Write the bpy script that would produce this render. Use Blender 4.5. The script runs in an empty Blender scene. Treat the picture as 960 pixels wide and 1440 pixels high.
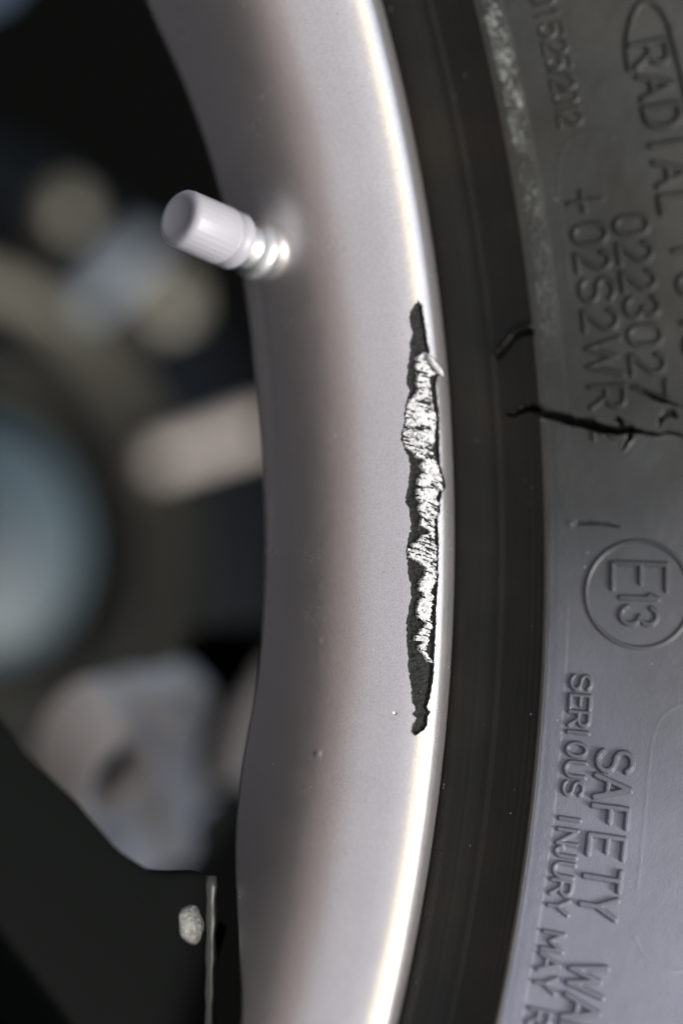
import bpy, bmesh, math, random
import numpy as np
from mathutils import Matrix, Vector
random.seed(4)
rng = np.random.default_rng(7)
sc = bpy.context.scene
COL = sc.collection

# ------------------------------------------------------------------ camera
cam_d = bpy.data.cameras.new('camera')
cam = bpy.data.objects.new('camera', cam_d)
COL.objects.link(cam)
cam.matrix_world = Matrix(((0.00888, -0.98932, 0.14547, 0.05318),
                           (-0.63464, -0.11800, -0.76375, -0.26945),
                           (0.77276, -0.08553, -0.62891, -0.01500),
                           (0, 0, 0, 1)))
cam_d.sensor_fit = 'VERTICAL'
cam_d.sensor_height = 36.0
cam_d.lens = 87.5
cam_d.clip_start = 0.01
cam_d.clip_end = 500
cam_d.dof.use_dof = True
cam_d.dof.focus_distance = 0.3585
cam_d.dof.aperture_fstop = 3.2
sc.camera = cam

# ------------------------------------------------------------------ light
SUN = Vector((0.30, -0.80, 0.42)).normalized()
world = bpy.data.worlds.new('World')
sc.world = world
world.use_nodes = True
wn = world.node_tree.nodes
wl = world.node_tree.links
bg = wn['Background']
sky = wn.new('ShaderNodeTexSky')
sky.sky_type = 'NISHITA'
sky.sun_disc = False
sky.sun_elevation = math.asin(SUN.z)
sky.sun_rotation = math.atan2(SUN.x, SUN.y)
sky.air_density = 1.0
sky.dust_density = 1.5
wl.new(sky.outputs['Color'], bg.inputs['Color'])
bg.inputs['Strength'].default_value = 0.09
sun_d = bpy.data.lights.new('sun', 'SUN')
sun_d.energy = 2.2
sun_d.angle = math.radians(18)
sun_d.color = (1.0, 0.995, 0.985)
sun = bpy.data.objects.new('sun', sun_d)
COL.objects.link(sun)
sun.rotation_euler = SUN.to_track_quat('Z', 'Y').to_euler()
sc.view_settings.view_transform = 'Standard'
sc.view_settings.look = 'None'
sc.view_settings.gamma = 1.0
sc.view_settings.use_curve_mapping = False
sc.view_settings.exposure = 1.05

# ------------------------------------------------------------------ helpers
HUB = 0.318                                     # the wheel stands on its tyre; axle height

def tag(o, label=None, cat=None, group=None, kind=None):
    if label: o['label'] = label
    if cat: o['category'] = cat
    if group: o['group'] = group
    if kind: o['kind'] = kind
    return o

def empty(name, loc):
    o = bpy.data.objects.new(name, None)
    COL.objects.link(o)
    o.location = loc
    o.empty_display_size = 0.02
    return o

def link(name, me, mat, parent=None, loc=(0, 0, 0), smooth=True):
    o = bpy.data.objects.new(name, me)
    COL.objects.link(o)
    if mat: me.materials.append(mat)
    if smooth and len(me.polygons):
        me.polygons.foreach_set('use_smooth', np.ones(len(me.polygons), bool))
    if parent: o.parent = parent
    o.location = loc
    return o

def mesh_np(name, V, Fq, N=None, attrs=None):
    """quads (n,4) from numpy"""
    me = bpy.data.meshes.new(name)
    V = np.asarray(V, np.float32); Fq = np.asarray(Fq, np.int32)
    if N is not None:                               # wind every face the way its normals point
        fn = np.cross(V[Fq[:, 1]] - V[Fq[:, 0]], V[Fq[:, 2]] - V[Fq[:, 0]])
        bad = (fn * np.asarray(N)[Fq[:, 0]]).sum(1) < 0
        Fq = Fq.copy(); Fq[bad] = Fq[bad][:, ::-1]
    me.vertices.add(len(V)); me.vertices.foreach_set('co', V.ravel())
    me.loops.add(Fq.size); me.loops.foreach_set('vertex_index', Fq.ravel())
    me.polygons.add(len(Fq))
    me.polygons.foreach_set('loop_start', np.arange(0, Fq.size, 4, dtype=np.int32))
    me.update(calc_edges=True)
    for k, a in (attrs or {}).items():
        at = me.attributes.new(k, 'FLOAT', 'POINT'); at.data.foreach_set('value', np.asarray(a, np.float32))
    me.polygons.foreach_set('use_smooth', np.ones(len(Fq), bool))
    if N is not None:
        me.normals_split_custom_set_from_vertices(np.asarray(N, np.float32))
    return me

def grid_faces(n, m):
    i, j = np.meshgrid(np.arange(n - 1), np.arange(m - 1), indexing='ij')
    a = i * m + j
    return np.stack([a, a + 1, a + m + 1, a + m], -1).reshape(-1, 4)

def grid_normals(X):
    du = np.gradient(X, axis=0); dv = np.gradient(X, axis=1)
    n = np.cross(dv, du); n /= np.linalg.norm(n, axis=-1, keepdims=True) + 1e-12
    return n

def submesh(name, V, N, F, sel, attrs):
    f = F[sel]
    u, inv = np.unique(f, return_inverse=True)
    return mesh_np(name, V[u], inv.reshape(f.shape), N[u], {k: a[u] for k, a in attrs.items()})

def hashv(ix, iy, seed):
    h = (ix.astype(np.int64) * 374761393 + iy.astype(np.int64) * 668265263 + seed * 2147483647) & 0xffffffff
    h = ((h ^ (h >> 13)) * 1274126177) & 0xffffffff
    return ((h ^ (h >> 16)) & 0xffff) / 65535.0

def noise(x, y, seed=0):
    x = np.asarray(x, float); y = np.asarray(y, float)
    ix = np.floor(x); iy = np.floor(y); fx = x - ix; fy = y - iy
    fx = fx * fx * (3 - 2 * fx); fy = fy * fy * (3 - 2 * fy)
    a = hashv(ix, iy, seed); b = hashv(ix + 1, iy, seed); c = hashv(ix, iy + 1, seed); d = hashv(ix + 1, iy + 1, seed)
    return (a * (1 - fx) + b * fx) * (1 - fy) + (c * (1 - fx) + d * fx) * fy - 0.5

def fbm(x, y, seed=0, oct=4, g=0.5):
    s = 0; a = 1.0
    for k in range(oct):
        s = s + a * noise(x * 2 ** k + 17.3 * k, y * 2 ** k - 9.1 * k, seed + k); a *= g
    return s

def sstep(a, b, x):
    t = np.clip((x - a) / (b - a), 0, 1); return t * t * (3 - 2 * t)

def seg_dist(px, py, pts, widths=None):
    """distance to a polyline; with widths: distance minus the local half width"""
    best = np.full(np.shape(px), 1e9)
    for k in range(len(pts) - 1):
        ax, ay = pts[k]; bx, by = pts[k + 1]
        dx, dy = bx - ax, by - ay; L = dx * dx + dy * dy + 1e-12
        t = np.clip(((px - ax) * dx + (py - ay) * dy) / L, 0, 1)
        d = np.hypot(px - ax - t * dx, py - ay - t * dy)
        if widths is not None: d = d - (widths[k] * (1 - t) + widths[k + 1] * t)
        best = np.minimum(best, d)
    return best

def spline(P, ds=0.02):
    P = np.array(P, float); P = np.vstack([2 * P[0] - P[1], P, 2 * P[-1] - P[-2]]); out = []
    for i in range(1, len(P) - 2):
        p0, p1, p2, p3 = P[i - 1:i + 3]
        d = [np.linalg.norm(a - b) ** .5 for a, b in ((p1, p0), (p2, p1), (p3, p2))]
        t0 = 0; t1 = d[0]; t2 = t1 + d[1]; t3 = t2 + d[2]
        n = max(4, int(np.linalg.norm(p2 - p1) / ds)); t = np.linspace(t1, t2, n, endpoint=False)[:, None]
        A1 = (t1 - t) / (t1 - t0) * p0 + (t - t0) / (t1 - t0) * p1
        A2 = (t2 - t) / (t2 - t1) * p1 + (t - t1) / (t2 - t1) * p2
        A3 = (t3 - t) / (t3 - t2) * p2 + (t - t2) / (t3 - t2) * p3
        B1 = (t2 - t) / (t2 - t0) * A1 + (t - t0) / (t2 - t0) * A2
        B2 = (t3 - t) / (t3 - t1) * A2 + (t - t1) / (t3 - t1) * A3
        out.append((t2 - t) / (t2 - t1) * B1 + (t - t1) / (t2 - t1) * B2)
    out.append(P[-2][None]); Q = np.vstack(out)
    s = np.r_[0, np.cumsum(np.linalg.norm(np.diff(Q, axis=0), axis=1))]
    return s, Q

def prof_eval(s, Q, at):
    r = np.interp(at, s, Q[:, 0]); t = np.interp(at, s, Q[:, 1])
    e = 0.05
    dr = np.interp(at + e, s, Q[:, 0]) - np.interp(at - e, s, Q[:, 0])
    dt = np.interp(at + e, s, Q[:, 1]) - np.interp(at - e, s, Q[:, 1])
    L = np.hypot(dr, dt) + 1e-12
    return r, t, dr / L, dt / L

def wheel_xyz(r, t, ph):
    """wheel coordinates (mm, mm, rad) -> metres round the axle; the axle runs along Y"""
    return np.stack([r * np.sin(ph), t + 0 * ph, r * np.cos(ph)], -1) * 0.001

def lathe(name, prof, n=96, mat=None, parent=None, axis='Y', loc=(0, 0, 0)):
    """revolve a profile of (r, h) in metres about an axis"""
    P = np.array(prof, float)
    a = np.linspace(0, 2 * np.pi, n, endpoint=False)
    X = np.stack([P[:, 0][:, None] * np.cos(a), P[:, 1][:, None] + 0 * a, P[:, 0][:, None] * np.sin(a)], -1)
    V = X.reshape(-1, 3)
    i, j = np.meshgrid(np.arange(len(P) - 1), np.arange(n), indexing='ij')
    F = np.stack([i * n + j, (i + 1) * n + j, (i + 1) * n + (j + 1) % n, i * n + (j + 1) % n], -1).reshape(-1, 4)
    if axis == 'Z': V = V[:, [0, 2, 1]]; F = F[:, ::-1]
    me = mesh_np(name, V, F)
    return link(name, me, mat, parent, loc)

def prism(name, pts, y0, y1, bevel, mat, parent=None, loc=(0, 0, 0), seg=3, angle=25):
    """outline of (x, z) extruded along Y with rounded edges"""
    bm = bmesh.new()
    a = [bm.verts.new((x, y0, z)) for x, z in pts]
    f = bm.faces.new(a)
    r = bmesh.ops.extrude_face_region(bm, geom=[f])
    bmesh.ops.translate(bm, verts=[v for v in r['geom'] if isinstance(v, bmesh.types.BMVert)], vec=(0, y1 - y0, 0))
    bmesh.ops.recalc_face_normals(bm, faces=bm.faces)
    if bevel:
        bmesh.ops.bevel(bm, geom=[e for e in bm.edges if len(e.link_faces) == 2 and e.calc_face_angle() > math.radians(angle)],
                        offset=bevel, segments=seg, profile=0.6, affect='EDGES', clamp_overlap=True)
    me = bpy.data.meshes.new(name); bm.to_mesh(me); bm.free()
    o = link(name, me, mat, parent, loc)
    return o

def smooth_outline(pts, n=4):
    P = np.array(pts, float)
    for _ in range(n):
        Q = np.roll(P, -1, 0); P = np.stack([0.75 * P + 0.25 * Q, 0.25 * P + 0.75 * Q], 1).reshape(-1, 2)
    return [tuple(p) for p in P]

# ------------------------------------------------------------------ materials
def mat(name, col, rough=0.5, metal=0.0, spec=0.5, coat=0.0):
    m = bpy.data.materials.new(name); m.use_nodes = True
    b = m.node_tree.nodes['Principled BSDF']
    b.inputs['Base Color'].default_value = (*col, 1)
    b.inputs['Roughness'].default_value = rough
    b.inputs['Metallic'].default_value = metal
    b.inputs['Specular IOR Level'].default_value = spec
    b.inputs['Coat Weight'].default_value = coat
    return m

def nodes(m): return m.node_tree.nodes, m.node_tree.links, m.node_tree.nodes['Principled BSDF']

def tex_noise(m, scale, detail=4, rough=0.55, vec=None):
    n, l, b = nodes(m)
    t = n.new('ShaderNodeTexNoise'); t.inputs['Scale'].default_value = scale
    t.inputs['Detail'].default_value = detail; t.inputs['Roughness'].default_value = rough
    if vec is None:
        tc = n.get('tc') or n.new('ShaderNodeTexCoord'); tc.name = 'tc'; vec = tc.outputs['Object']
    l.new(vec, t.inputs['Vector'])
    return t.outputs['Fac']

def ramp(m, fac, stops):
    n, l, b = nodes(m)
    r = n.new('ShaderNodeValToRGB')
    el = r.color_ramp.elements
    while len(el) < len(stops): el.new(0.5)
    for e, (p, c) in zip(el, stops):
        e.position = p; e.color = (c, c, c, 1) if not isinstance(c, tuple) else (*c, 1)
    l.new(fac, r.inputs['Fac'])
    return r.outputs['Color']

def mix(m, fac, a, b_, blend='MIX'):
    n, l, b = nodes(m)
    x = n.new('ShaderNodeMix'); x.data_type = 'RGBA'; x.blend_type = blend
    for sock, v in ((x.inputs[0], fac), (x.inputs[6], a), (x.inputs[7], b_)):
        if isinstance(v, (int, float)): sock.default_value = v
        elif isinstance(v, tuple): sock.default_value = (*v, 1)
        else: l.new(v, sock)
    return x.outputs[2]

def bump(m, height, dist, strength=1.0, prev=None):
    n, l, b = nodes(m)
    k = n.new('ShaderNodeBump'); k.inputs['Distance'].default_value = dist; k.inputs['Strength'].default_value = strength
    l.new(height, k.inputs['Height'])
    if prev: l.new(prev, k.inputs['Normal'])
    return k.outputs['Normal']

def attr(m, name):
    n, l, b = nodes(m)
    a = n.new('ShaderNodeAttribute'); a.attribute_name = name
    return a.outputs['Fac']

# silver wheel paint: fine flake, faint grime, tiny pits
M_SILVER = mat('silver_wheel_paint', (0.62, 0.60, 0.585), 0.28, 0.9)
n, l, b = nodes(M_SILVER)
grime = ramp(M_SILVER, tex_noise(M_SILVER, 90, 6, 0.65), [(0.35, 0.0), (0.7, 1.0)])
fine = tex_noise(M_SILVER, 5200, 2, 0.6)
c1 = mix(M_SILVER, grime, (0.635, 0.605, 0.595), (0.67, 0.64, 0.63))
specks = ramp(M_SILVER, tex_noise(M_SILVER, 1900, 2, 0.5), [(0.70, 0.0), (0.78, 0.8)])
c1 = mix(M_SILVER, specks, c1, (0.33, 0.28, 0.26))
flake = ramp(M_SILVER, fine, [(0.3, 0.78), (0.7, 1.12)])
c1 = mix(M_SILVER, 1.0, c1, flake, 'MULTIPLY')
bd_ = attr(M_SILVER, 'unseen_rim_brown')  # brown coat on the unseen rim, added to darken what the flange mirrors
c1 = mix(M_SILVER, bd_, c1, (0.32, 0.25, 0.215))
mm = n.new('ShaderNodeMapRange'); mm.inputs['To Min'].default_value = 0.9; mm.inputs['To Max'].default_value = 0.0
l.new(bd_, mm.inputs['Value']); l.new(mm.outputs[0], b.inputs['Metallic'])
l.new(c1, b.inputs['Base Color'])
rr = ramp(M_SILVER, tex_noise(M_SILVER, 240, 5, 0.6), [(0.3, 0.25), (0.7, 0.275)])
rr = mix(M_SILVER, bd_, rr, (0.8, 0.8, 0.8))
l.new(rr, b.inputs['Roughness'])
nb = bump(M_SILVER, fine, 0.00002, 0.5)
nb = bump(M_SILVER, tex_noise(M_SILVER, 420, 3, 0.6), 0.00003, 0.1, nb)
l.new(nb, b.inputs['Normal'])

M_DARKBARREL = mat('blackened_inner_barrel', (0.012, 0.012, 0.012), 0.7)

# exposed dark primer and bare torn aluminium in the scrape
M_GOUGE = mat('scraped_dark_primer', (0.045, 0.045, 0.045), 0.7, 0.0, 0.2)
n, l, b = nodes(M_GOUGE)
l.new(ramp(M_GOUGE, tex_noise(M_GOUGE, 2600, 4, 0.7), [(0.35, (0.007, 0.007, 0.007)), (0.62, (0.02, 0.02, 0.02)), (0.8, (0.08, 0.08, 0.08))]), b.inputs['Base Color'])
l.new(bump(M_GOUGE, tex_noise(M_GOUGE, 3800, 3, 0.7), 0.0001, 0.8), b.inputs['Normal'])
M_BARE = mat('torn_bare_aluminium', (0.88, 0.88, 0.87), 0.6, 0.0, 0.3)
n, l, b = nodes(M_BARE)
l.new(ramp(M_BARE, tex_noise(M_BARE, 2400, 4, 0.7), [(0.34, (0.24, 0.24, 0.237)), (0.56, (0.62, 0.62, 0.612))]), b.inputs['Base Color'])

# tyre rubber: darker bead channel, sidewall dust with painted light, painted sparkle on strip
M_RUBBER = mat('tyre_rubber', (0.03, 0.03, 0.03), 0.5)
n, l, b = nodes(M_RUBBER)
dust_light_a = attr(M_RUBBER, 'dust_and_light')
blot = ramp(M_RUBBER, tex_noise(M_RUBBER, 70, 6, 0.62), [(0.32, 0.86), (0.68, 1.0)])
dmask = mix(M_RUBBER, 1.0, dust_light_a, blot, 'MULTIPLY')
hue = attr(M_RUBBER, 'light_tint')
dcol = mix(M_RUBBER, hue, (0.072, 0.082, 0.076), (0.180, 0.185, 0.232))  # change of light down the sidewall, painted into the dust colour
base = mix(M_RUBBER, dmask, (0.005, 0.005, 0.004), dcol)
base = mix(M_RUBBER, attr(M_RUBBER, 'sparkle'), base, (0.30, 0.32, 0.29))  # bright sparkle of the rough strip, painted in as pale specks
brown = ramp(M_RUBBER, tex_noise(M_RUBBER, 45, 3, 0.5), [(0.45, 0.0), (0.75, 0.5)])
inv = n.new('ShaderNodeMath'); inv.operation = 'SUBTRACT'; inv.inputs[0].default_value = 1.0; l.new(dust_light_a, inv.inputs[1])
bm_ = n.new('ShaderNodeMath'); bm_.operation = 'MULTIPLY'; l.new(brown, bm_.inputs[0]); l.new(inv.outputs[0], bm_.inputs[1])
base = mix(M_RUBBER, bm_.outputs[0], base, (0.022, 0.017, 0.008))
vor = n.new('ShaderNodeTexVoronoi'); vor.inputs['Scale'].default_value = 520
l.new((n.get('tc') or n['tc']).outputs['Object'], vor.inputs['Vector'])
dots = ramp(M_RUBBER, vor.outputs['Distance'], [(0.045, 1.0), (0.085, 0.0)])
sel = ramp(M_RUBBER, tex_noise(M_RUBBER, 150, 3, 0.6), [(0.56, 0.0), (0.66, 0.8)])
dd = mix(M_RUBBER, 1.0, dots, sel, 'MULTIPLY')
base = mix(M_RUBBER, dd, base, (0.36, 0.36, 0.33))
sp_ = n.new('ShaderNodeMapRange'); sp_.inputs['To Min'].default_value = .22; sp_.inputs['To Max'].default_value = .5; sp_.inputs['From Max'].default_value = .3; l.new(dust_light_a, sp_.inputs['Value']); l.new(sp_.outputs[0], b.inputs['Specular IOR Level'])
l.new(base, b.inputs['Base Color'])
l.new(ramp(M_RUBBER, tex_noise(M_RUBBER, 160, 4, 0.6), [(0.3, 0.36), (0.7, 0.50)]), b.inputs['Roughness'])
nb = bump(M_RUBBER, tex_noise(M_RUBBER, 3000, 3, 0.6), 0.00007, 0.8)
nb = bump(M_RUBBER, tex_noise(M_RUBBER, 800, 4, 0.6), 0.00008, 0.35, nb)
l.new(nb, b.inputs['Normal'])
M_CRACK = mat('torn_clean_rubber', (0.004, 0.004, 0.004), 0.9, 0, 0.1)

M_SPOKE = mat('black_spoke_paint', (0.0035, 0.004, 0.0037), 0.5, 0.0, 0.008, 0.0)
n, l, b = nodes(M_SPOKE)
l.new(bump(M_SPOKE, tex_noise(M_SPOKE, 1500, 3, 0.6), 0.00005, 0.4), b.inputs['Normal'])
M_CAP = mat('pale_valve_cap_plastic', (0.29, 0.285, 0.31), 0.45)
M_NICKEL = mat('nickel_valve_metal', (0.62, 0.61, 0.60), 0.42, 0.9)
M_CAST = mat('cast_aluminium', (0.52, 0.50, 0.48), 0.5, 0.2)
n, l, b = nodes(M_CAST)
l.new(ramp(M_CAST, tex_noise(M_CAST, 60, 4, 0.6), [(0.3, (0.74, 0.66, 0.58)), (0.7, (0.92, 0.83, 0.74))]), b.inputs['Base Color'])
M_TEAL = mat('blue_grey_cover', (0.05, 0.072, 0.08), 0.45)
M_IRON = mat('dark_iron', (0.020, 0.019, 0.0155), 0.38, 1.0)
M_GLINT_BLUE = mat('blue_glint_steel', (0.15, 0.17, 0.19), 0.45, 0.0)
M_GLINT_PALE = mat('pale_glint_steel', (0.40, 0.345, 0.30), 0.45, 0.0)
M_BOLT = mat('zinc_plated_steel', (0.15, 0.135, 0.10), 0.4, 0.0)
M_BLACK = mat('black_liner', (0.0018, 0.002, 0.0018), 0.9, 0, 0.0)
M_RED = mat('dark_red_paint', (0.22, 0.02, 0.02), 0.5)
M_PALE = mat('pale_blue_grey_paint', (0.42, 0.50, 0.56), 0.5)
M_UNDERSHADE = mat('under_car_shade', (0.08, 0.078, 0.076), 0.85)
M_BROWN_STRIP = mat('brown_reflection_strip', (0.30, 0.145, 0.09), 0.85)
M_GROUND = mat('concrete_paving', (0.45, 0.43, 0.42), 0.85)
n, l, b = nodes(M_GROUND)
l.new(ramp(M_GROUND, tex_noise(M_GROUND, 3.0, 6, 0.6), [(0.3, (0.56, 0.53, 0.52)), (0.55, (0.66, 0.63, 0.62)), (0.75, (0.72, 0.69, 0.68))]), b.inputs['Base Color'])

# ------------------------------------------------------------------ the ground
g = 150.0
gm = mesh_np('ground', [(-g, -g, 0), (g, -g, 0), (g, g, 0), (-g, g, 0)], [(0, 1, 2, 3)])
ground = link('ground', gm, M_GROUND, None, (0, 0, -HUB), smooth=False)
tag(ground, 'pale concrete ground in front of the wheel', kind='structure')
sheet = link('shade_sheet', mesh_np('shade_sheet', [(-20, .07, .004), (20, .07, .004), (20, 30, .004), (-20, 30, .004)], [(0, 1, 2, 3)]), M_UNDERSHADE, None, (0, 0, -HUB), smooth=False)  # dark sheet in place of the shade under the car
tag(sheet, 'dark bay under the wheel', kind='structure')
stripe = link('brown_strip', mesh_np('brown_strip', [(-20, -.07, .004), (20, -.07, .004), (20, .07, .004), (-20, .07, .004)], [(0, 1, 2, 3)]), M_BROWN_STRIP, None, (0, 0, -HUB), smooth=False)  # unseen strip, added only to be mirrored in the rim
tag(stripe, 'unseen brown edging between asphalt and concrete', kind='structure')

# ------------------------------------------------------------------ the wheel
wheel = empty('car_wheel', (0, 0, -HUB + .004))
tag(wheel, 'silver alloy wheel with a scraped rim edge and a cracked black tyre', 'wheel')
UP = (0, 0, HUB - .004)                                # parts are drawn round the axle, the wheel's base is on the ground

# ---- rim: profile from the hidden outer bead seat over the lip crest into the well (r, depth) in mm
RM = [(227.4, 10.5), (228.5, 6.2), (229.05, 2.9), (228.8, 1.25), (227.98, -0.38), (226.65, -1.5), (225.15, -2.05), (223.8, -2.08), (221.69, -1.46), (219.75, -0.34), (218.1, 1.11), (216.54, 2.94), (214.93, 5.4), (213.33, 8.51), (211.78, 12.2), (210.3, 16.45), (208.88, 21.25), (207.49, 26.57), (206.08, 32.45), (204.64, 38.79), (203.13, 45.62)]
rs, RQ = spline(RM)
# where the well turns over, as arc length along the profile, by angle round the wheel
END = [(-40, 52.29), (-22.2, 51.49), (-18.97, 49.22), (-18.32, 48.62), (-14.73, 46.94), (-12.76, 46.65), (-10.88, 45.1), (-7.46, 44.99), (-3.77, 45.04), (-0.36, 44.35), (3.29, 44.22), (6.63, 44.41), (8.52, 45.11), (10.26, 45.81), (13.56, 44.51), (17.03, 40.3), (20.09, 35.85), (24, 33.5), (40, 33)]
# the scrape: left edge, right edge of the dark gouge and of the bright torn metal (arc length s, degrees)
GL = [(17.5, -7.854), (17.72, -7.754), (18.26, -7.642), (19.02, -7.292), (18.89, -6.926), (18.7, -6.619), (19.32, -6.266), (19.47, -5.844), (19.94, -5.366), (20.29, -4.764), (19.93, -4.394), (20.48, -4.037), (20.93, -3.618), (20.9, -3.253), (21.43, -2.895), (21.6, -2.593), (21.3, -2.346), (20.89, -2.038), (20.47, -1.792), (20.53, -1.308), (20.81, -0.825), (21.31, -0.221), (20.75, 0.083), (20.65, 0.446), (20.65, 0.476), (20.5, 0.838), (20.89, 1.322), (21.22, 1.685), (20.97, 2.046), (20.83, 2.528), (20.38, 3.125), (20.27, 3.484), (20.65, 4.029), (20.81, 4.452), (20.63, 5.049), (20.35, 5.583), (20.23, 6.058), (19.89, 6.468), (19.49, 7.053), (19.26, 7.403), (18.72, 7.623), (19.11, 7.843), (18.36, 7.966), (18.74, 8.216), (19.07, 8.452), (18.51, 8.612)]
GR = [(17.5, -7.854), (17.28, -7.76), (16.99, -7.684), (16.91, -7.321), (16.79, -6.717), (16.66, -6.115), (16.52, -5.813), (15.4, -5.456), (14.52, -5.108), (15.62, -4.915), (15.99, -4.554), (15.8, -4.016), (15.78, -3.418), (15.86, -2.82), (15.99, -2.221), (15.96, -1.624), (15.59, -1.272), (14.92, -0.81), (15.83, -0.554), (16.14, -0.191), (16.17, 0.167), (16.52, 0.411), (16.58, 0.441), (16.46, 1.035), (16.45, 1.629), (16.55, 2.226), (16.39, 2.637), (16.6, 3.176), (16.61, 4.006), (16.63, 4.598), (16.63, 5.19), (16.57, 5.896), (16.56, 6.368), (16.67, 6.843), (16.91, 7.264), (17.2, 7.511), (16.6, 7.694), (16.92, 7.912), (16.8, 8.084), (17.35, 8.388), (18.51, 8.612)]
BL = [(17.25, -5.938), (18.57, -5.709), (18.95, -5.29), (18.67, -5.045), (19.14, -4.687), (18.85, -4.442), (20.37, -4.036), (20.96, -3.497), (20.9, -3.253), (21.44, -2.834), (21.6, -2.593), (21.3, -2.346), (20.53, -2.156), (19.64, -1.909), (18.47, -1.817), (19.17, -1.546), (18.53, -1.366), (19.51, -1.124), (19.66, -0.702), (19.92, -0.4), (19.35, -0.16), (19.6, 0.021), (19.15, 0.38), (19.38, 0.472), (19.27, 0.712), (17.72, 0.936), (18.92, 1.069), (20.31, 1.38), (21.22, 1.625), (20.98, 1.926), (20.29, 1.982), (19.36, 2.093), (18.41, 2.32), (18.63, 2.562), (19.31, 2.812), (19.5, 3.174), (18.67, 3.31), (19.23, 3.529), (19.63, 3.954), (19.34, 4.308), (18.04, 4.369), (18.6, 4.531), (19.69, 4.912), (19.66, 5.09), (18.13, 5.102), (19.16, 5.258), (18.88, 5.46), (18.14, 5.59), (17.86, 5.759), (17.21, 5.87)]
BR = [(16.73, -5.935), (16.6, -5.814), (15.4, -5.456), (14.52, -5.108), (16.56, -5.002), (16.71, -4.552), (16.47, -4.072), (16.31, -3.713), (16.0, -3.356), (16.55, -2.754), (16.6, -2.514), (16.92, -2.213), (16.59, -1.916), (16.23, -1.681), (16.01, -1.325), (14.92, -0.81), (15.97, -0.551), (16.79, -0.361), (16.15, -0.131), (16.31, 0.407), (16.96, 0.447), (16.85, 0.803), (16.85, 1.042), (16.59, 1.513), (16.57, 1.87), (16.54, 2.403), (16.64, 2.762), (17.12, 3.01), (17.48, 3.197), (16.96, 3.363), (17.24, 4.023), (17.45, 4.206), (16.9, 4.488), (17.36, 4.737), (17.18, 4.97), (17.74, 5.223), (17.69, 5.458), (17.01, 5.675), (16.46, 5.845)]

def edge_fn(tab, deg):
    a = np.array(sorted(tab, key=lambda p: p[1])); return np.interp(deg, a[:, 1], a[:, 0], left=np.nan, right=np.nan)

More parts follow.
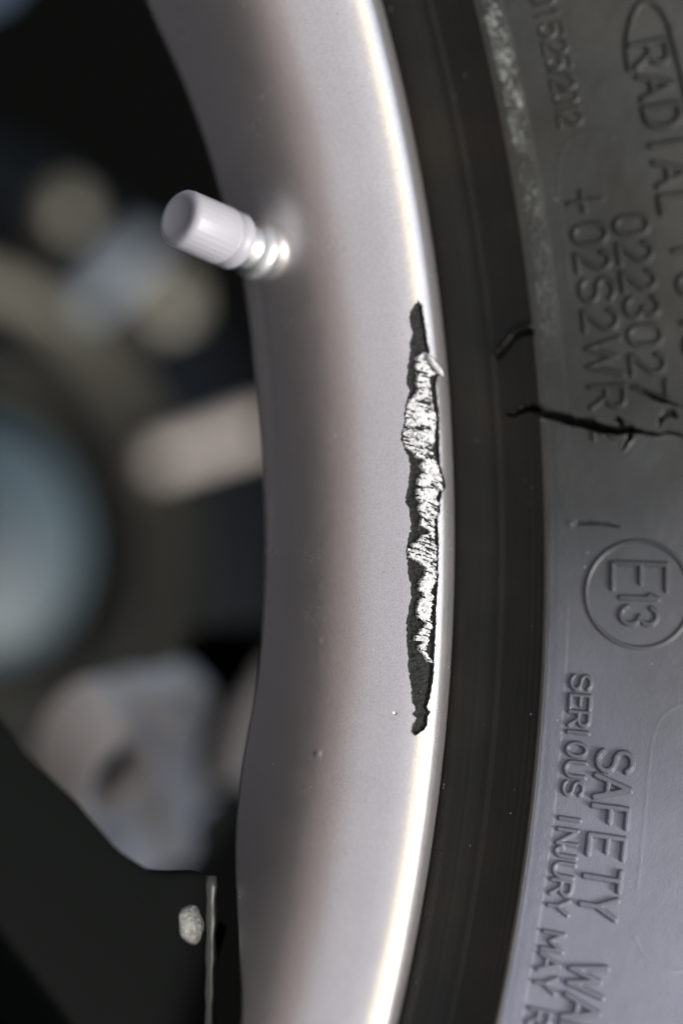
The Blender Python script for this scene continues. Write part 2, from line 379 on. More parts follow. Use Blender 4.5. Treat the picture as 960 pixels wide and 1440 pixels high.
def build_rim():
    d1 = np.arange(-9.2, 9.6, 0.02)
    deg = np.unique(np.round(np.r_[np.arange(-180, -26, 1.5), np.arange(-26, -9.2, 0.12), d1, np.arange(9.6, 26, 0.12), np.arange(26, 180.01, 1.5)], 4))
    s_in = np.r_[np.arange(0, 9, 0.5), np.arange(9, 14.05, 0.15), np.arange(14.1, 22.59, 0.075), np.arange(22.65, 26.9, 0.25)]
    k2 = np.linspace(24, 1, 1)
    wfrac = np.linspace(0, 1, 40)
    ph = np.radians(deg)
    send = np.interp(deg, [e[0] for e in END], [e[1] for e in END])
    dg_ = np.arange(-60, 60, .1); ev = np.interp(dg_, [e[0] for e in END], [e[1] for e in END])
    kk = np.exp(-(np.arange(-40, 41) / 16.) ** 2); ev = np.convolve(np.pad(ev, 40, 'edge'), kk / kk.sum(), 'valid')
    send = np.interp(deg, dg_, ev)
    S = np.vstack([np.repeat(s_in[:, None], len(deg), 1), 27 + (send - 27)[None, :] * wfrac[:, None]])
    r, t, dr, dt = prof_eval(rs, RQ, S)
    nr, nt = -dt, dr                                    # towards the viewer and the axle
    Dg = np.repeat(deg[None, :], S.shape[0], 0)
    A = ph[None, :] * 226
    A = np.repeat(A, S.shape[0], 0)
    jag = 0.10 * fbm(A * 2.2, S * 2.2, 3, 4, 0.65)
    gl = edge_fn(GL, deg)[None, :] + 2.2 * jag; gr = edge_fn(GR, deg)[None, :] + 1.6 * jag
    bl = edge_fn(BL, deg)[None, :]; br = edge_fn(BR, deg)[None, :]
    gd = np.nan_to_num(np.minimum(gl - S, S - gr), nan=-1e3)              # > 0 inside the gouge
    streak = fbm(A * 3.6 + S * 1.0, S * 0.50 - A * .15, 11, 4, 0.62)       # tears run across the lip
    fine = fbm(A * 9 + S * 2.0, S * 4, 23, 3, 0.6)
    bd = np.nan_to_num(np.minimum(bl - S, S - br), nan=-1e3) + 0.35 * streak + 0.25 * fine
    h = -0.40 * sstep(0.0, 0.35, gd)
    bright = (bd > 0) & (gd > 0.02)
    tears = streak * 1.0 + fine * 0.55
    dk = tears < -0.30
    h = h + np.where(gd > 0, 0.14 * fbm(A * 2.6, S * 1.4, 31, 4, 0.6) + 0.04 * fine, 0)
    h = h + sstep(0.0, 0.3, bd) * (gd > 0) * (0.40 + 0.07 * streak + 0.02 * fine)
    h = h - np.where(dk & bright, 0.10, 0)
    # paint curls up along the torn edge
    h = h + 0.03 * np.exp(-((gd + 0.12) / 0.12) ** 2) * (0.6 + 1.6 * fbm(A * 1.1, S * 1.1, 5, 2))
    # flat crease turned into the flange, faint unevenness
    h = h - 0.10 * np.exp(-((S - 42.3) / 0.7) ** 2) * sstep(-16, -11, Dg) * sstep(4, 0, Dg)
    h = h + 0.03 * fbm(A * 0.05, S * 0.12, 41, 3)
    for sx, dx, rad, dep in ((21.66, 7.88, .22, -.22), (34.3, 5.12, .2, .09), (32.7, 9.6, .2, .09), (34.7, 3.0, .18, .07), (33.9, 5.9, .18, .07), (24.5, 9.9, .15, -.08), (27.6, 4.9, .15, -.08)):
        h = h + dep * np.exp(-(((S - sx) / rad) ** 2 + ((A - math.radians(dx) * 226) / (rad * (1 if dep < 0 else 2.2))) ** 2))
    # close the wheel behind: the well turns over and runs back to the rear lip
    R = r + nr * h; T = t + nt * h
    re, te = R[-1], T[-1]
    back = [(0.25, 0.35), (0.8, 0.7), (2.0, 1.1), (4.5, 1.6), (8.0, 2.2)]
    R = np.vstack([R] + [(re + a)[None] for a, _ in back] + [np.full((1, len(deg)), 225.0)])
    T = np.vstack([T] + [(te + c)[None] for _, c in back] + [(te + 4.0)[None]])
    X = wheel_xyz(R, T, ph[None, :])
    N = grid_normals(X)
    N = -N if (N[200, len(deg) // 2] @ np.array([0, -1, -1])) < 0 else N
    F = grid_faces(*X.shape[:2])
    V = X.reshape(-1, 3); Nv = N.reshape(-1, 3)
    pad = np.zeros((len(back) + 1, len(deg)), bool)
    G = np.vstack([gd > -.06, pad]).ravel(); B = np.vstack([bright & ~dk, pad]).ravel()
    cnt = lambda m: m[F].sum(1)
    fb = cnt(B) >= 3; fg = (cnt(G) >= 1) & ~fb
    flip = F[:, ::-1]
    rim = link('rim', submesh('rim', V, Nv, flip, ~fb & ~fg, {'unseen_rim_brown': np.repeat(sstep(60, 95, np.abs(deg))[None], X.shape[0], 0).ravel() * .9}), M_SILVER, wheel, UP)
    o = link('scrape', submesh('scrape', V, Nv, flip, fg, {}), M_GOUGE, rim)
    o['label'] = 'dark ragged scrape along the rim edge'
    o = link('torn_metal', submesh('torn_metal', V, Nv, flip, fb, {}), M_BARE, rim)
    o['label'] = 'bright torn aluminium inside the dark scrape'
    return rim
rim = build_rim()

# a curl of metal standing up from the scrape
def burr():
    pts = [(17.2, -5.75, .45, .30), (16.6, -5.50, .60, .50), (15.9, -5.27, .62, .75), (15.35, -5.10, .45, .85), (15.05, -5.00, .18, .75)]
    bm = bmesh.new(); rings = []
    for s, dg, w, hh in pts:
        r, t, dr, dt = prof_eval(rs, RQ, np.array([s])); p = math.radians(dg)
        c = Vector(wheel_xyz(r + (-dt) * hh, t + dr * hh, np.array([p]))[0])
        nn = Vector((float(-dt[0]) * math.sin(p), float(dr[0]), float(-dt[0]) * math.cos(p)))
        ta = Vector((math.cos(p), 0, -math.sin(p)))
        rings.append([bm.verts.new(c + (ta * math.cos(a) * w + nn * math.sin(a) * w * .55) * .001 * (1 + .25 * random.uniform(-1, 1))) for a in np.linspace(0, 2 * math.pi, 12, endpoint=False)])
    for a, b2 in zip(rings, rings[1:]):
        for k in range(12): bm.faces.new((a[k], a[(k + 1) % 12], b2[(k + 1) % 12], b2[k]))
    bm.faces.new(rings[0][::-1]); bm.faces.new(rings[-1])
    bmesh.ops.recalc_face_normals(bm, faces=bm.faces)
    me = bpy.data.meshes.new('metal_burr'); bm.to_mesh(me); bm.free()
    o = link('metal_burr', me, M_BARE, rim); o['label'] = 'bright curl of metal standing up from the scrape'
burr()

# ---- tyre
TY = [(229.6, 7.0), (230.2, 3.6), (231.6, 0.9), (233.2, -0.7), (234.5, -2.0), (234.9, -2.75), (235.3, -2.95), (235.55, -3.35), (236.4, -4.9), (237.4, -6.7), (238.1, -8.0), (238.35, -8.45), (238.75, -8.75), (239.3, -8.9), (240.3, -9.75), (243.5, -12.25), (248, -15.6), (253, -19.0), (258, -22.0), (264, -25.2), (272, -28.6), (281, -31.0), (291, -32.0)]
ts, TQ = spline(TY)

def arc(cx, cy, rx, ry, a0, a1, n=9):
    return [(cx + rx * math.cos(math.radians(a)), cy + ry * math.sin(math.radians(a))) for a in np.linspace(a0, a1, n)]
GLYPH = {
 'A': [[(0, 0), (.5, 1), (1, 0)], [(.2, .36), (.8, .36)]],
 'D': [[(0, 0), (0, 1), (.45, 1)] + arc(.45, .5, .55, .5, 90, -90) + [(0, 0)]],
 'E': [[(1, 1), (0, 1), (0, 0), (1, 0)], [(0, .52), (.75, .52)]],
 'F': [[(1, 1), (0, 1), (0, 0)], [(0, .5), (.8, .5)]],
 'I': [[(.5, 0), (.5, 1)]],
 'J': [[(.85, 1), (.85, .3)] + arc(.45, .3, .4, .3, 0, -180)],
 'L': [[(0, 1), (0, 0), (1, 0)]],
 'M': [[(0, 0), (0, 1), (.5, .35), (1, 1), (1, 0)]],
 'N': [[(0, 0), (0, 1), (1, 0), (1, 1)]],
 'O': [arc(.5, .5, .5, .5, 0, 360, 21)],
 'R': [[(0, 0), (0, 1), (.6, 1)] + arc(.6, .74, .38, .26, 90, -90) + [(0, .48)], [(.5, .48), (1, 0)]],
 'S': [arc(.5, .75, .48, .25, 25, 270, 12)[:-1] + [(.5, .5)] + arc(.5, .25, .5, .25, 80, -155, 12)],
 'T': [[(0, 1), (1, 1)], [(.5, 1), (.5, 0)]],
 'U': [[(0, 1), (0, .35)] + arc(.5, .35, .5, .35, 180, 360) + [(1, 1)]],
 'W': [[(0, 1), (.25, 0), (.5, .85), (.75, 0), (1, 1)]],
 'Y': [[(0, 1), (.5, .45), (1, 1)], [(.5, .45), (.5, 0)]],
 '0': [[(0, .3)] + arc(.5, .3, .5, .3, 180, 360, 9) + arc(.5, .7, .5, .3, 0, 180, 9) + [(0, .3)]],
 '1': [[(.1, .78), (.5, 1), (.5, 0)]],
 '2': [arc(.5, .70, .48, .30, 165, -35, 10) + [(0, 0), (1, 0)]],
 '3': [arc(.48, .76, .46, .24, 160, -80, 10) + arc(.48, .26, .50, .26, 85, -160, 12)],
 '4': [[(.75, 0), (.75, 1), (0, .3), (1, .3)]],
 '5': [[(.95, 1), (.1, 1), (.05, .55)] + arc(.45, .32, .5, .32, 120, -150, 12)],
 '7': [[(0, 1), (1, 1), (.3, 0)]],
 '8': [arc(.5, .76, .42, .24, -90, 270, 17), arc(.5, .26, .5, .26, 90, 450, 17)],
 '+': [[(0, .45), (1, .45)], [(.5, 0), (.5, 1)]],
 '/': [[(0, 0), (1, 1)]],
}
# lines of raised lettering: (character, degrees round the wheel, width mm), base line s, height, half stroke, relief
LINES = [
 ([('R', -15.36, 3.2), ('A', -14.284, 3.3), ('D', -13.251, 3.0), ('I', -12.326, 1.0), ('A', -11.346, 3.5), ('L', -10.3, 2.4)], 39.9, 5.4, .33, .55),
 ([('0', -18.022, 2.2), ('1', -17.40, .9), ('5', -16.829, 2.0), ('2', -16.22, 1.9), ('5', -15.68, 1.7), ('/', -15.30, 1.2), ('2', -14.93, 1.7), ('0', -14.45, 1.6), ('1', -14.05, .6), ('2', -13.68, 1.7)], 26.9, 3.45, .13, .26),
 ([('0', -9.771, 2.6), ('2', -8.845, 2.8), ('2', -7.888, 2.7), ('3', -6.957, 2.9), ('0', -5.99, 2.8), ('2', -5.017, 2.7), ('7', -4.092, 2.7)], 32.55, 5.0, .29, .42),
 ([('+', -10.807, 3.0), ('0', -9.652, 2.8), ('2', -8.703, 2.5), ('S', -7.701, 3.3), ('2', -6.646, 2.9), ('W', -5.35, 5.4), ('R', -3.962, 3.1), ('2', -2.84, 2.8)], 26.1, 5.0, .28, .40),
 ([('E', 2.245, 3.7)], 28.35, 8.0, .30, .45),
 ([('1', 2.982, 1.1), ('3', 3.586, 2.6)], 29.6, 5.4, .30, .42),
 ([('S', 5.99, 2.0), ('E', 6.655, 1.8), ('R', 7.245, 2.0), ('I', 7.713, .6), ('O', 8.314, 1.9), ('U', 8.986, 2.1), ('S', 9.64, 1.9),
   ('I', 10.697, .6), ('N', 11.306, 2.0), ('J', 11.838, 1.5), ('U', 12.431, 1.9), ('R', 13.035, 2.0), ('Y', 13.671, 2.0),
   ('M', 14.862, 2.4), ('A', 15.594, 2.3), ('Y', 16.291, 2.1), ('R', 17.436, 2.1), ('E', 18.08, 1.9), ('S', 18.7, 1.9)], 22.75, 2.85, .24, .48),
 ([('S', 8.568, 2.9), ('A', 9.46, 3.1), ('F', 10.413, 2.5), ('E', 11.426, 2.7), ('T', 12.507, 2.6), ('Y', 13.445, 2.7), ('W', 15.85, 4.1), ('A', 16.85, 3.1), ('R', 17.803, 3.1)], 27.3, 5.05, .34, .64),
 ([('1', -8.741, 1.2), ('0', -7.576, 2.8), ('4', -6.481, 3.0), ('8', -5.493, 3.1)], 40.9, 5.2, .33, .45),
]
LEAF = [(38.88, -14.96), (39.11, -15.533), (39.81, -16.11), (40.89, -16.595), (42.21, -16.969), (43.5, -17.103), (44.87, -16.994), (45.91, -16.686), (46.51, -16.184), (46.66, -15.345), (46.85, -14.269), (46.93, -12.486), (46.54, -10.599)]
CRACK = [(13.0, -3.62), (14.3, -3.51), (15.0, -3.62), (15.79, -3.704), (17.24, -3.717), (18.5, -3.534), (20.23, -3.419), (22.4, -3.24), (24.8, -3.087), (27.07, -2.89), (29.17, -2.771), (31.63, -2.8), (33.74, -2.686), (35.53, -2.60), (37.6, -2.66), (40.2, -2.50), (44, -2.55)]
CRW = [.05, .16, .34, .46, .50, .58, .62, .70, .72, .66, .54, .50, .20, .13, .12, .12, .12]
BRANCH = [(31.3, -2.8), (31.67, -2.555), (30.87, -2.315), (30.28, -2.073)]
CRACK2 = [(32.95, -4.33), (34.15, -4.071), (35.69, -3.836), (37.81, -3.672), (39.93, -3.487)]
HOLE1 = [(36.04, -2.864), (36.4, -3.12), (37.2, -3.30), (38.13, -3.33), (38.6, -3.17)]
HOLE2 = [(29.9, -3.23), (30.3, -3.03)]
FLAP = [(12.06, -5.788), (13.36, -5.954), (14.34, -6.181), (15.35, -6.458), (16.52, -6.572), (17.9, -6.572)]
PANEL1 = [(24.4, -7.8), (24.52, -9.765), (24.85, -11.514), (25.88, -12.496), (27.93, -13.042), (31.36, -13.228), (35.45, -12.872), (37.16, -11.834)]
PANEL2 = [(41.0, 6.3), (38.88, 6.419), (36.32, 6.83), (35.2, 7.456), (34.88, 8.405), (34.88, 10.293), (35.02, 12.633)]
PANEL2B = [(35.6, 14.2), (37.4, 14.732), (39.67, 14.968), (42.35, 14.999), (44.82, 14.723)]
KA = 245.0                                              # mm per radian on this part of the sidewall
toA = lambda L: [(math.radians(d) * KA, s) for s, d in L]

def build_tyre():
    dmax = 22.0
    s = np.r_[np.arange(0, 5, .6), np.arange(5, 11.2, .22), np.arange(11.25, 19.5, .13), np.arange(19.6, 47.4, .135), np.arange(47.6, 59.9, .5), np.linspace(60, ts[-1], 10)]
    deg = np.linspace(-dmax, dmax, 1360); ph = np.radians(deg)
    ph0 = ph
    S = np.repeat(s[:, None], len(deg), 1); A = np.repeat((ph * KA)[None], len(s), 0); Dg = np.repeat(deg[None], len(s), 0)
    r, t, dr, dt = prof_eval(ts, TQ, S)
    nr, nt = dt, -dr
    wall = sstep(18.6, 19.6, S)
    h = 0.10 * fbm(A * .11, S * .11, 2, 3) * wall
    h += 0.035 * fbm(A * .6, S * .6, 6, 3) * wall
    # fine circumferential mould lines
    for s0, a, w in ((11.9, .10, .16), (18.25, .10, .14), (18.95, -.16, .16), (16.4, .035, .12), (17.3, .04, .10), (14.2, .025, .15), (8.6, .06, .25)):
        h += a * np.exp(-((S - s0) / w) ** 2)
    h += 0.02 * noise(S * 6, A * .02, 8) * (1 - wall)
    h -= 0.09 * sstep(21.7, 22.1, S + .12 * fbm(A * .3, S * 0, 9, 2)) * sstep(2, 6, Dg)
    h -= 0.05 * sstep(22.3, 22.6, S) * sstep(0, -6, Dg)
    strip = sstep(19.2, 19.6, S) * sstep(22.6, 21.4, S) * sstep(-2, -12, Dg)
    gn = .6 * noise(A * 4.1 + 31, S * 4.3, 14) + .7 * noise(A * 7.3, S * 7.1 + 5, 19) + .35 * fbm(A * .5, S * .5, 18, 2)
    sparkle = strip * sstep(.06, .42, gn) * (.30 + .7 * sstep(-8, -17, Dg))
    h += strip * (0.20 * gn + .10)
    h += 0.05 * fbm(A * 1.5, S * 1.5, 15, 3) * sstep(19.2, 19.6, S) * sstep(23, 21.6, S) * .6
    for P, a, w in ((PANEL1, .06, .25), (PANEL2, .06, .25), (PANEL2B, .07, .25)):
        P = [np.array(q) for q in P]
        for _ in range(3): P = [P[0]] + [q for u, v in zip(P, P[1:]) for q in (.75 * u + .25 * v, .25 * u + .75 * v)] + [P[-1]]
        h += a * (.6 + .5 * noise(A * .25, S * .25, 77)) * np.exp(-(seg_dist(A, S, toA(P)) / w) ** 2)
    # lettering: every glyph keeps the id of the faces it covers
    gid = np.full(S.shape, -1, np.int16); names = []
    def stroke(d, half, relief, name):
        nonlocal h
        bev = .17
        k = sstep(half + bev, half - .08, d)
        h = np.maximum(h, h + relief * k) if relief > 0 else h + relief * k
        gid[d < half + bev + .05] = len(names); names.append(name)
    for chars, s0, hgt, half, relief in LINES:
        for ch, dg, w in chars:
            a0 = math.radians(dg) * KA
            m = (np.abs(A[0] - a0) < w / 2 + 1.2); ms = (s > s0 - 1.2) & (s < s0 + hgt + 1.2)
            ii, jj = np.where(ms)[0], np.where(m)[0]
            if len(jj) == 0: continue
            AA = A[np.ix_(ii, jj)]; SS = S[np.ix_(ii, jj)]
            wob = .035 * fbm(AA * .9, SS * .9, 51, 2)
            d = np.full(AA.shape, 1e9)
            for pl in GLYPH[ch]:
                d = np.minimum(d, seg_dist(AA, SS, [(a0 - w / 2 + u * w, s0 + v * hgt) for u, v in pl]))
            d = d + wob
            full = np.full(S.shape, 1e9); full[np.ix_(ii, jj)] = d
            stroke(full, half, relief, 'letter' if ch.isalpha() else ('digit' if ch.isdigit() else 'raised_mark'))
    ring = np.abs(np.hypot(A - math.radians(2.851) * KA, (S - 32.3) * .99) - 7.75)
    stroke(ring, .20, .34, 'raised_ring')
    stroke(seg_dist(A, S, toA(LEAF)), .30, .50, 'raised_outline')
    # the split in the rubber and smaller nicks: real depth, torn edges
    jit = .17 * fbm(A * 1.6, S * 1.6, 61, 4, .6) + .10 * fbm(A * 5, S * 5, 63, 2)
    cr = seg_dist(A, S, toA(CRACK), CRW) + jit
    cr = np.minimum(cr, seg_dist(A, S, toA(BRANCH), [.26, .28, .16, .0]) + jit)
    cr = np.minimum(cr, seg_dist(A, S, toA(HOLE2), [.12, .22]) + jit)
    cr = np.minimum(cr, seg_dist(A, S, toA(CRACK2), [.0, .04, .22, .16, .0]) + .6 * jit)
    lip = np.exp(-((cr - .25) / .25) ** 2) * (cr > -.1)
    h = h * (1 - .6 * sstep(.2, -.1, cr)) + .22 * lip * (fbm(A * .8, S * .8, 66, 2) + .45)
    h -= 1.2 * sstep(.10, -.12, cr) + 2.6 * np.clip(-cr, 0, 1)
    dash = seg_dist(A, S, toA([(23.5, .42), (25.26, .40), (27.36, .45), (29.4, .53)]), [.34, .30, .26, .12]) + .5 * jit
    h -= .55 * sstep(.12, -.22, dash)
    h -= .9 * sstep(.25, -.35, seg_dist(A, S, toA(HOLE1), [.0, .2, .45, .40, .1]) + 2.2 * jit)
    h += .18 * np.exp(-(((S - 22.2) / .5) ** 2 + ((A - math.radians(.45) * KA) / .5) ** 2))
    # torn flap on the bead band
    fl = seg_dist(A, S, toA(FLAP)); below = A - np.interp(S, [p[0] for p in FLAP], [math.radians(p[1]) * KA for p in FLAP])
    inb = sstep(11.9, 12.4, S) * sstep(18.6, 18.0, S)
    h += inb * (.75 * np.exp(-((below + .30) / .45) ** 2) * (1 + .9 * fbm(A * 1.2, S * 1.2, 71, 3)) - .9 * np.exp(-((below - .45) / .34) ** 2))
    sc_ = sstep(.5, -.2, cr)
    dust_and_light = np.clip(wall * (0.16 + .84 * sstep(-4, 17, Dg) + .07 * fbm(A * .12, S * .12, 81, 3)), 0, 1)  # dust, with the sidewall's brightness gradient painted in
    dust_and_light = dust_and_light * (1 - .25 * (gid >= 0)) + .10 * sstep(13, 11.6, S) * 0
    R = r + nr * h; T = t + nt * h
    X = wheel_xyz(R, T, ph[None, :])
    N = grid_normals(X)
    if N[len(s) // 2, len(deg) // 2] @ np.array([0, -1, 0]) < 0: N = -N
    V = X.reshape(-1, 3); Nv = N.reshape(-1, 3)
    F = grid_faces(*X.shape[:2])
    G = gid.ravel()[F]; fg = np.where((G == G[:, :1]).all(1), G[:, 0], G.max(1))
    C = (cr < .02).ravel()[F].sum(1) >= 3
    fg = np.where(C, -2, fg)
    flip = F[:, ::-1]
    light_tint = sstep(-6, 10, Dg).ravel(); at = {'dust_and_light': dust_and_light.ravel(), 'light_tint': light_tint, 'sparkle': sparkle.ravel()}
    # the rest of the tyre, coarser: back of this stretch, the tread, the inner sidewall and the remaining turn
    prof2 = [(TQ[-1, 0], TQ[-1, 1]), (300, -29), (309, -21), (315, -8), (317.6, 8), (317.8, 26), (314, 42), (303, 54), (285, 58), (262, 53), (245, 42), (234, 30), (227, 18)]
    def part(prof, degs):
        P = np.array(prof, float); X2 = wheel_xyz(P[:, 0][:, None], P[:, 1][:, None], np.radians(degs)[None, :])
        return X2
    sub = np.r_[np.arange(0, len(s), 12), len(s) - 1]
    p1 = [(float(np.interp(s[k], ts, TQ[:, 0])), float(np.interp(s[k], ts, TQ[:, 1]))) for k in sub]
    pieces = [part(prof2, np.linspace(-dmax, dmax, 60)), part(p1 + prof2[1:], np.linspace(dmax, 360 - dmax, 260))]
    allV, allN, allF, allD = [], [], [], []
    selm = fg == -1
    f0 = flip[selm]; u, inv_ = np.unique(f0, return_inverse=True)
    allV.append(V[u]); allN.append(Nv[u]); allF.append(inv_.reshape(f0.shape)); allD.append(dust_and_light.ravel()[u]); allB = [light_tint[u]]
    base = len(u)
    for X2 in pieces:
        n2 = grid_normals(X2); 
        Vx = X2.reshape(-1, 3); nx = n2.reshape(-1, 3)
        cen = np.stack([Vx[:, 0] * 0.268 / (np.hypot(Vx[:, 0], Vx[:, 2]) + 1e-9), np.full(len(Vx), .015), Vx[:, 2] * 0.268 / (np.hypot(Vx[:, 0], Vx[:, 2]) + 1e-9)], 1)
        sgn = np.sign(((Vx - cen) * nx).sum(1, keepdims=True)); nx = nx * np.where(sgn == 0, 1, sgn)
        allV.append(Vx); allN.append(nx); allF.append(grid_faces(*X2.shape[:2])[:, ::-1] + base); allD.append(np.full(len(Vx), .5)); allB.append(np.full(len(Vx), .5)); base += len(Vx)
    me = mesh_np('tyre', np.vstack(allV), np.vstack(allF), np.vstack(allN), {'dust_and_light': np.concatenate(allD), 'light_tint': np.concatenate(allB), 'sparkle': np.concatenate([sparkle.ravel()[u], np.zeros(base - len(u))])})
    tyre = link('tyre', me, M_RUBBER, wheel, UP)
    for k, nm in enumerate(names):
        selk = fg == k
        if selk.sum() < 6: continue
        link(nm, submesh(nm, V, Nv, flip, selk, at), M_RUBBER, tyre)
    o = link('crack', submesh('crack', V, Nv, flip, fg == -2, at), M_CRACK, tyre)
    o['label'] = 'black split torn through the sidewall rubber'
    return tyre
tyre = build_tyre()

# ---- spoke: black painted arm running in from the rim at the lower side of the picture
SP = [(52.7, 198.8), (51.9, 196.4), (52.0, 191.8), (51.7, 188.0), (49.0, 183.1), (42.2, 176.0), (36.8, 169.0), (30.9, 163.3), (21.3, 153.2), (9.4, 135.2), (-30, 90), (10, 60), (32.0, 112.1), (45.8, 147.3), (59.9, 163.6), (66.1, 169.3), (72.5, 175.0), (81.4, 183.2), (92.5, 191.6), (93.0, 198.0), (73.5, 198.3), (59.6, 198.7)]
spoke = prism('spoke', [(x * .001, z * .001) for x, z in SP], .020, .043, .0016, M_SPOKE, wheel, UP, seg=4, angle=8)
spoke['label'] = 'black painted spoke crossing the lower corner'
root = prism('spoke_root', [(.056, .199), (.060, .2095), (.098, .195), (.092, .184)], .030, .046, .001, M_BLACK, spoke)

ea = Vector((.0527, .0206, .1988)); eb = Vector((.0925, .0206, .1984))
def edge_strip():
    bm = bmesh.new(); d = (eb - ea).normalized(); u = Vector((0, 1, 0)); w = d.cross(u)
    prev = None
    for k in range(25):
        c = ea.lerp(eb, k / 24); rr = .0011 * (1 + .12 * math.sin(k * 2.1))
        ring = [bm.verts.new(c + (u * math.cos(a) + w * math.sin(a)) * rr) for a in np.linspace(0, 2 * math.pi, 12, endpoint=False)]
        if prev:
            for q in range(12): bm.faces.new((prev[q], prev[(q + 1) % 12], ring[(q + 1) % 12], ring[q]))
        else: bm.faces.new(ring)
        prev = ring
    bm.faces.new(prev); bmesh.ops.recalc_face_normals(bm, faces=bm.faces)
    me = bpy.data.meshes.new('edge_highlight'); bm.to_mesh(me); bm.free()
    return link('edge_highlight', me, M_STRIP, spoke)
M_STRIP = mat('edge_highlight_metal', (0.07, 0.072, 0.066), 0.3, 0.9)  # highlight along the spoke edge, built as a metal strip
edge_strip()
M_GLINT = mat('spoke_glint_metal', (0.15, 0.15, 0.14), 0.35, 1.0)
n, l, b = nodes(M_GLINT)
l.new(bump(M_GLINT, tex_noise(M_GLINT, 2600, 2, 0.6), 0.00035, 1.0), b.inputs['Normal'])
glint = lathe('glint_patch', [(0, -.0005), (.0019, -.0004), (.0025, .0002)], 32, M_GLINT, spoke, loc=(.0595, .0200, .1952))  # glint on the spoke paint, built as a shiny disc
for v in glint.data.vertices:                        # ragged outline
    q = math.atan2(v.co.z, v.co.x); k = 1 + .10 * math.sin(2 * q + 1) + .05 * math.sin(5 * q)
    v.co.x *= k; v.co.z *= k
glint.scale = (1.1, 1, 1.0)

# the other spokes and the hub they meet in
SC = [(x * .001, z * .001) for x, z in SP]
for k in range(1, 5):
    a = math.radians(72 * k); c_, s_ = math.cos(a), math.sin(a)
    o = spoke.copy(); COL.objects.link(o); o.parent = wheel; o.rotation_euler = (0, a, 0)
    del o['label']
lathe('wheel_hub', [(0, .012), (.035, .012), (.045, .018), (.085, .024), (.088, .040), (.0, .048)], 72, M_SPOKE, wheel, loc=UP)

# ---- valve stem with its cap
def valve():
    base = Vector(wheel_xyz(np.array([210.0]), np.array([17.6]), np.array([math.radians(-10.8)]))[0])
    ax = Vector((-.15, -.10, -.98)).normalized()
    rot = ax.to_track_quat('Z', 'Y').to_matrix().to_4x4()
    def lt(name, prof, m, parent, nn=40):
        P = [(r * .00108, z * .00105) for r, z in prof]
        o = lathe(name, P, nn, m, parent, axis='Z')
        return o
    st = lt('valve_stem', [(0, -1), (3.0, -1), (3.0, 3.2), (2.6, 3.6), (2.6, 9.0), (0, 9.0)], M_NICKEL, wheel)
    st.matrix_local = Matrix.Translation(base + Vector(UP)) @ rot
    st['label'] = 'metal tyre valve stem with a pale plastic cap'
    lt('valve_collar', [(0, .2), (3.9, .2), (4.0, .7), (3.9, 1.5), (3.4, 2.1), (2.9, 2.4)], M_NICKEL, st)
    # knurled cap: ribs round the side
    prof = [(2.7, 4.6), (3.75, 4.7), (3.95, 5.1), (3.95, 6.6), (3.65, 6.9), (3.65, 7.2), (4.0, 7.5), (4.0, 14.6), (3.9, 15.2), (3.5, 15.7), (2.8, 15.9), (2.5, 15.55), (0, 15.5)]
    P = np.array(prof) * [.00108, .00106]; nn = 96
    a = np.linspace(0, 2 * np.pi, nn, endpoint=False)
    raised_bar = np.where((P[:, 1] > .0074) & (P[:, 1] < .0148), 1.0, 0)[:, None] * (.00007 * np.cos(a * 30))[None]
    X = np.stack([(P[:, 0][:, None] + raised_bar) * np.cos(a), (P[:, 0][:, None] + raised_bar) * np.sin(a), P[:, 1][:, None] + 0 * a], -1)
    i, j = np.meshgrid(np.arange(len(P) - 1), np.arange(nn), indexing='ij')
    F = np.stack([i * nn + j, i * nn + (j + 1) % nn, (i + 1) * nn + (j + 1) % nn, (i + 1) * nn + j], -1).reshape(-1, 4)
    link('valve_cap', mesh_np('valve_cap', X.reshape(-1, 3), F), M_CAP, st)
valve()

# ------------------------------------------------------------------ behind the wheel
drum = empty('brake_drum', (-.0235, .2097, .2758 - .0))
tag(drum, 'dark round brake drum with a blue grey cover, blurred behind the rim', 'brake drum')
lathe('cover', [(0, -.002), (.018, -.001), (.026, .001), (.029, .003), (.030, .012)], 72, M_TEAL, drum)
lathe('housing', [(.030, .012), (.032, .003), (.035, -.003), (.041, -.003), (.046, .004), (.052, .013), (.060, .014), (.064, .011), (.070, .011), (.073, .015), (.088, .016), (.097, .019), (.099, .020), (.099, .050), (.0, .050)], 96, M_IRON, drum)
def glint_bar(name, a, c, w, m):  # streaks of reflection on the housing, built as pale bars
    a = Vector(a); c = Vector(c); d = (c - a).normalized(); p = Vector((-d.z, 0, d.x))
    pts = [a + p * w, a - p * w, c - p * w, c + p * w]
    return prism(name, [(q.x, q.z) for q in pts], .004, .018, .0042, m, drum, seg=5)
glint_bar('raised_bar', (-.0576, 0, .0294), (-.0777, 0, .0493), .0048, M_GLINT_BLUE)
glint_bar('raised_bar', (-.0226, 0, .0492), (-.0359, 0, .0857), .0034, M_GLINT_PALE)
for x, z, r in ((-.0817, .0265, .006), (-.0643, .0558, .008)):
    lathe('bolt_head', [(0, 0), (r * .85, 0), (r, .001), (r, .010)], 6, M_BOLT, drum, loc=(x, .006, z))

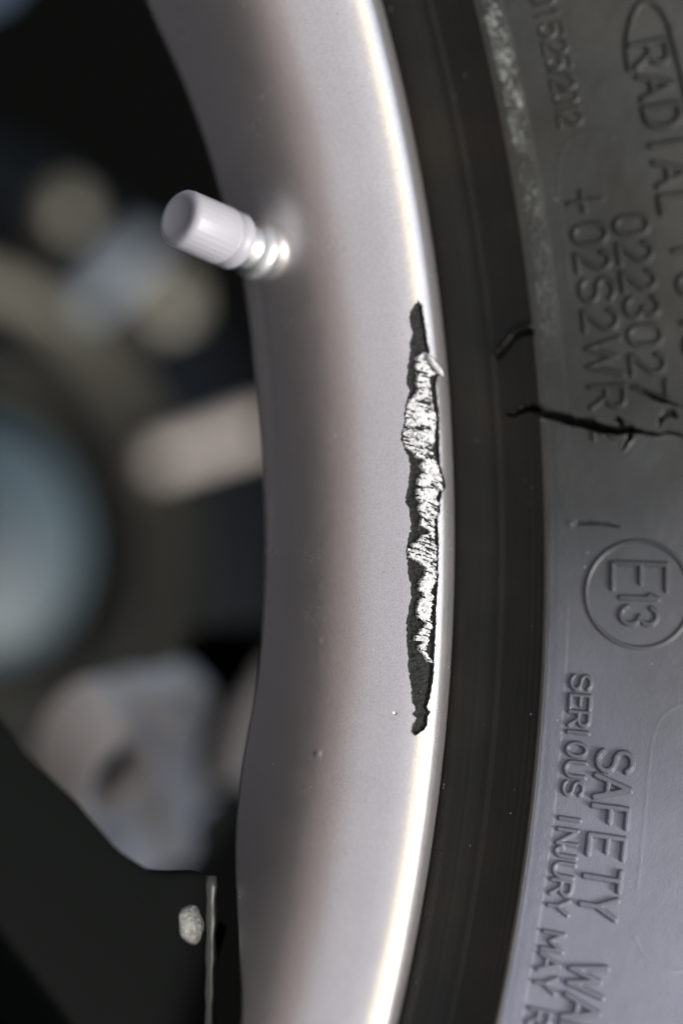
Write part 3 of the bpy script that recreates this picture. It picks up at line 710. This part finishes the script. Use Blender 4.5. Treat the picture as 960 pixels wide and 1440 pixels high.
CAL = [(20.7, 221.5), (16.2, 224.8), (14.8, 229.3), (14.8, 234.6), (12.6, 241.5), (13.3, 244.5), (23.0, 245.2), (31.0, 247.8), (33.5, 253.4), (29.5, 258.6), (12.1, 260.5), (9.7, 264.9), (8.3, 278.4), (25.8, 281.7), (30.5, 263.1), (34.6, 254.2), (42.1, 251.5), (51.7, 249.4), (52.9, 242.4), (51.0, 236.3), (35.6, 219.9), (28.9, 219.1)]
cal = empty('brake_caliper', (.025, .10, .2300))
cal.rotation_euler = (0, 0, math.radians(35)); cal.scale = (1.08, 1, .88)
tag(cal, 'silver forked cast metal bracket, blurred above the black spoke', 'brake caliper')
pr = lambda L, dz=0: [((x - 22) * .001, (z - 220) * .001 + dz) for x, z in L]
prism('caliper_body', smooth_outline(pr(CAL, .002), 1), -.004, .006, .003, M_CAST, cal, seg=4, angle=30)
# raised flange along the lower side, the two lugs and the dark slot between them
prism('flange', smooth_outline(pr([(27.5, 219.5), (34.6, 220.2), (51.5, 236.5), (53, 243.5), (47.5, 246.5), (43.5, 239.5)], -.008), 2), -.016, -.003, .0036, M_CAST, cal, seg=4, angle=30)
prism('lug', smooth_outline(pr([(9.5, 259.5), (25.5, 258), (29.5, 266), (26, 283), (7, 280)], -.008), 2), -.012, -.003, .004, M_CAST, cal, seg=4, angle=30)
prism('web', smooth_outline(pr([(13, 240), (22, 236), (36, 247), (44, 252), (39, 256), (33, 251), (22, 246)], -.008), 2), -.014, -.003, .004, M_CAST, cal, seg=4, angle=30)
lathe('lug_ring', [(.0052, .010), (.0054, -.004), (.0066, -.0062), (.0084, -.0058), (.0096, -.002), (.0100, .010)], 48, M_CAST, cal, loc=(.0008, -.012, -.0015))
lathe('lug_bore', [(0, .001), (.0053, .001), (.0053, .006)], 40, M_IRON, cal, loc=(.0008, -.012, -.0015))
prism('slot_shade_block', pr([(10, 243), (36, 243), (37, 264), (8, 264)], .006), .007, .013, .0005, M_BLACK, cal)  # black block added so the slot reads as deep shade

red = prism('bumper_end', smooth_outline([(-.02, -.02), (.05, -.02), (.05, .03), (-.02, .03)], 2), 0, .03, .004, M_RED, None, (.080, .165, .258))
tag(red, 'dark red painted bodywork end in the lower corner beyond the black spoke', 'bodywork')
pale = prism('strut_cover', smooth_outline([(-.03, -.02), (.012, -.03), (.010, .02), (-.03, .03)], 2), 0, .03, .004, M_PALE, None, (-.127, .145, .224))
tag(pale, 'pale blue grey blurred cover in the upper corner of the wheel arch', 'cover')

def slab(name, pts):
    bm = bmesh.new(); x0, x1 = -.32, .32
    a = [bm.verts.new((x0, y, z)) for y, z in pts]; c = [bm.verts.new((x1, y, z)) for y, z in pts]
    k = len(a)
    for i in range(k): bm.faces.new((a[i], a[(i + 1) % k], c[(i + 1) % k], c[i]))
    bm.faces.new(a[::-1]); bm.faces.new(c)
    bmesh.ops.recalc_face_normals(bm, faces=bm.faces)
    me = bpy.data.meshes.new(name); bm.to_mesh(me); bm.free()
    return link(name, me, M_BLACK, None, smooth=False)
tag(slab('fender_blocker', [(-.15, .335), (-.15, .375), (.015, .375), (.015, .362), (-.13, .362)]), 'unseen black fender lip shaped to block sky light over the tyre', 'fender')  # out of view; its depth is cut to shape the sky light
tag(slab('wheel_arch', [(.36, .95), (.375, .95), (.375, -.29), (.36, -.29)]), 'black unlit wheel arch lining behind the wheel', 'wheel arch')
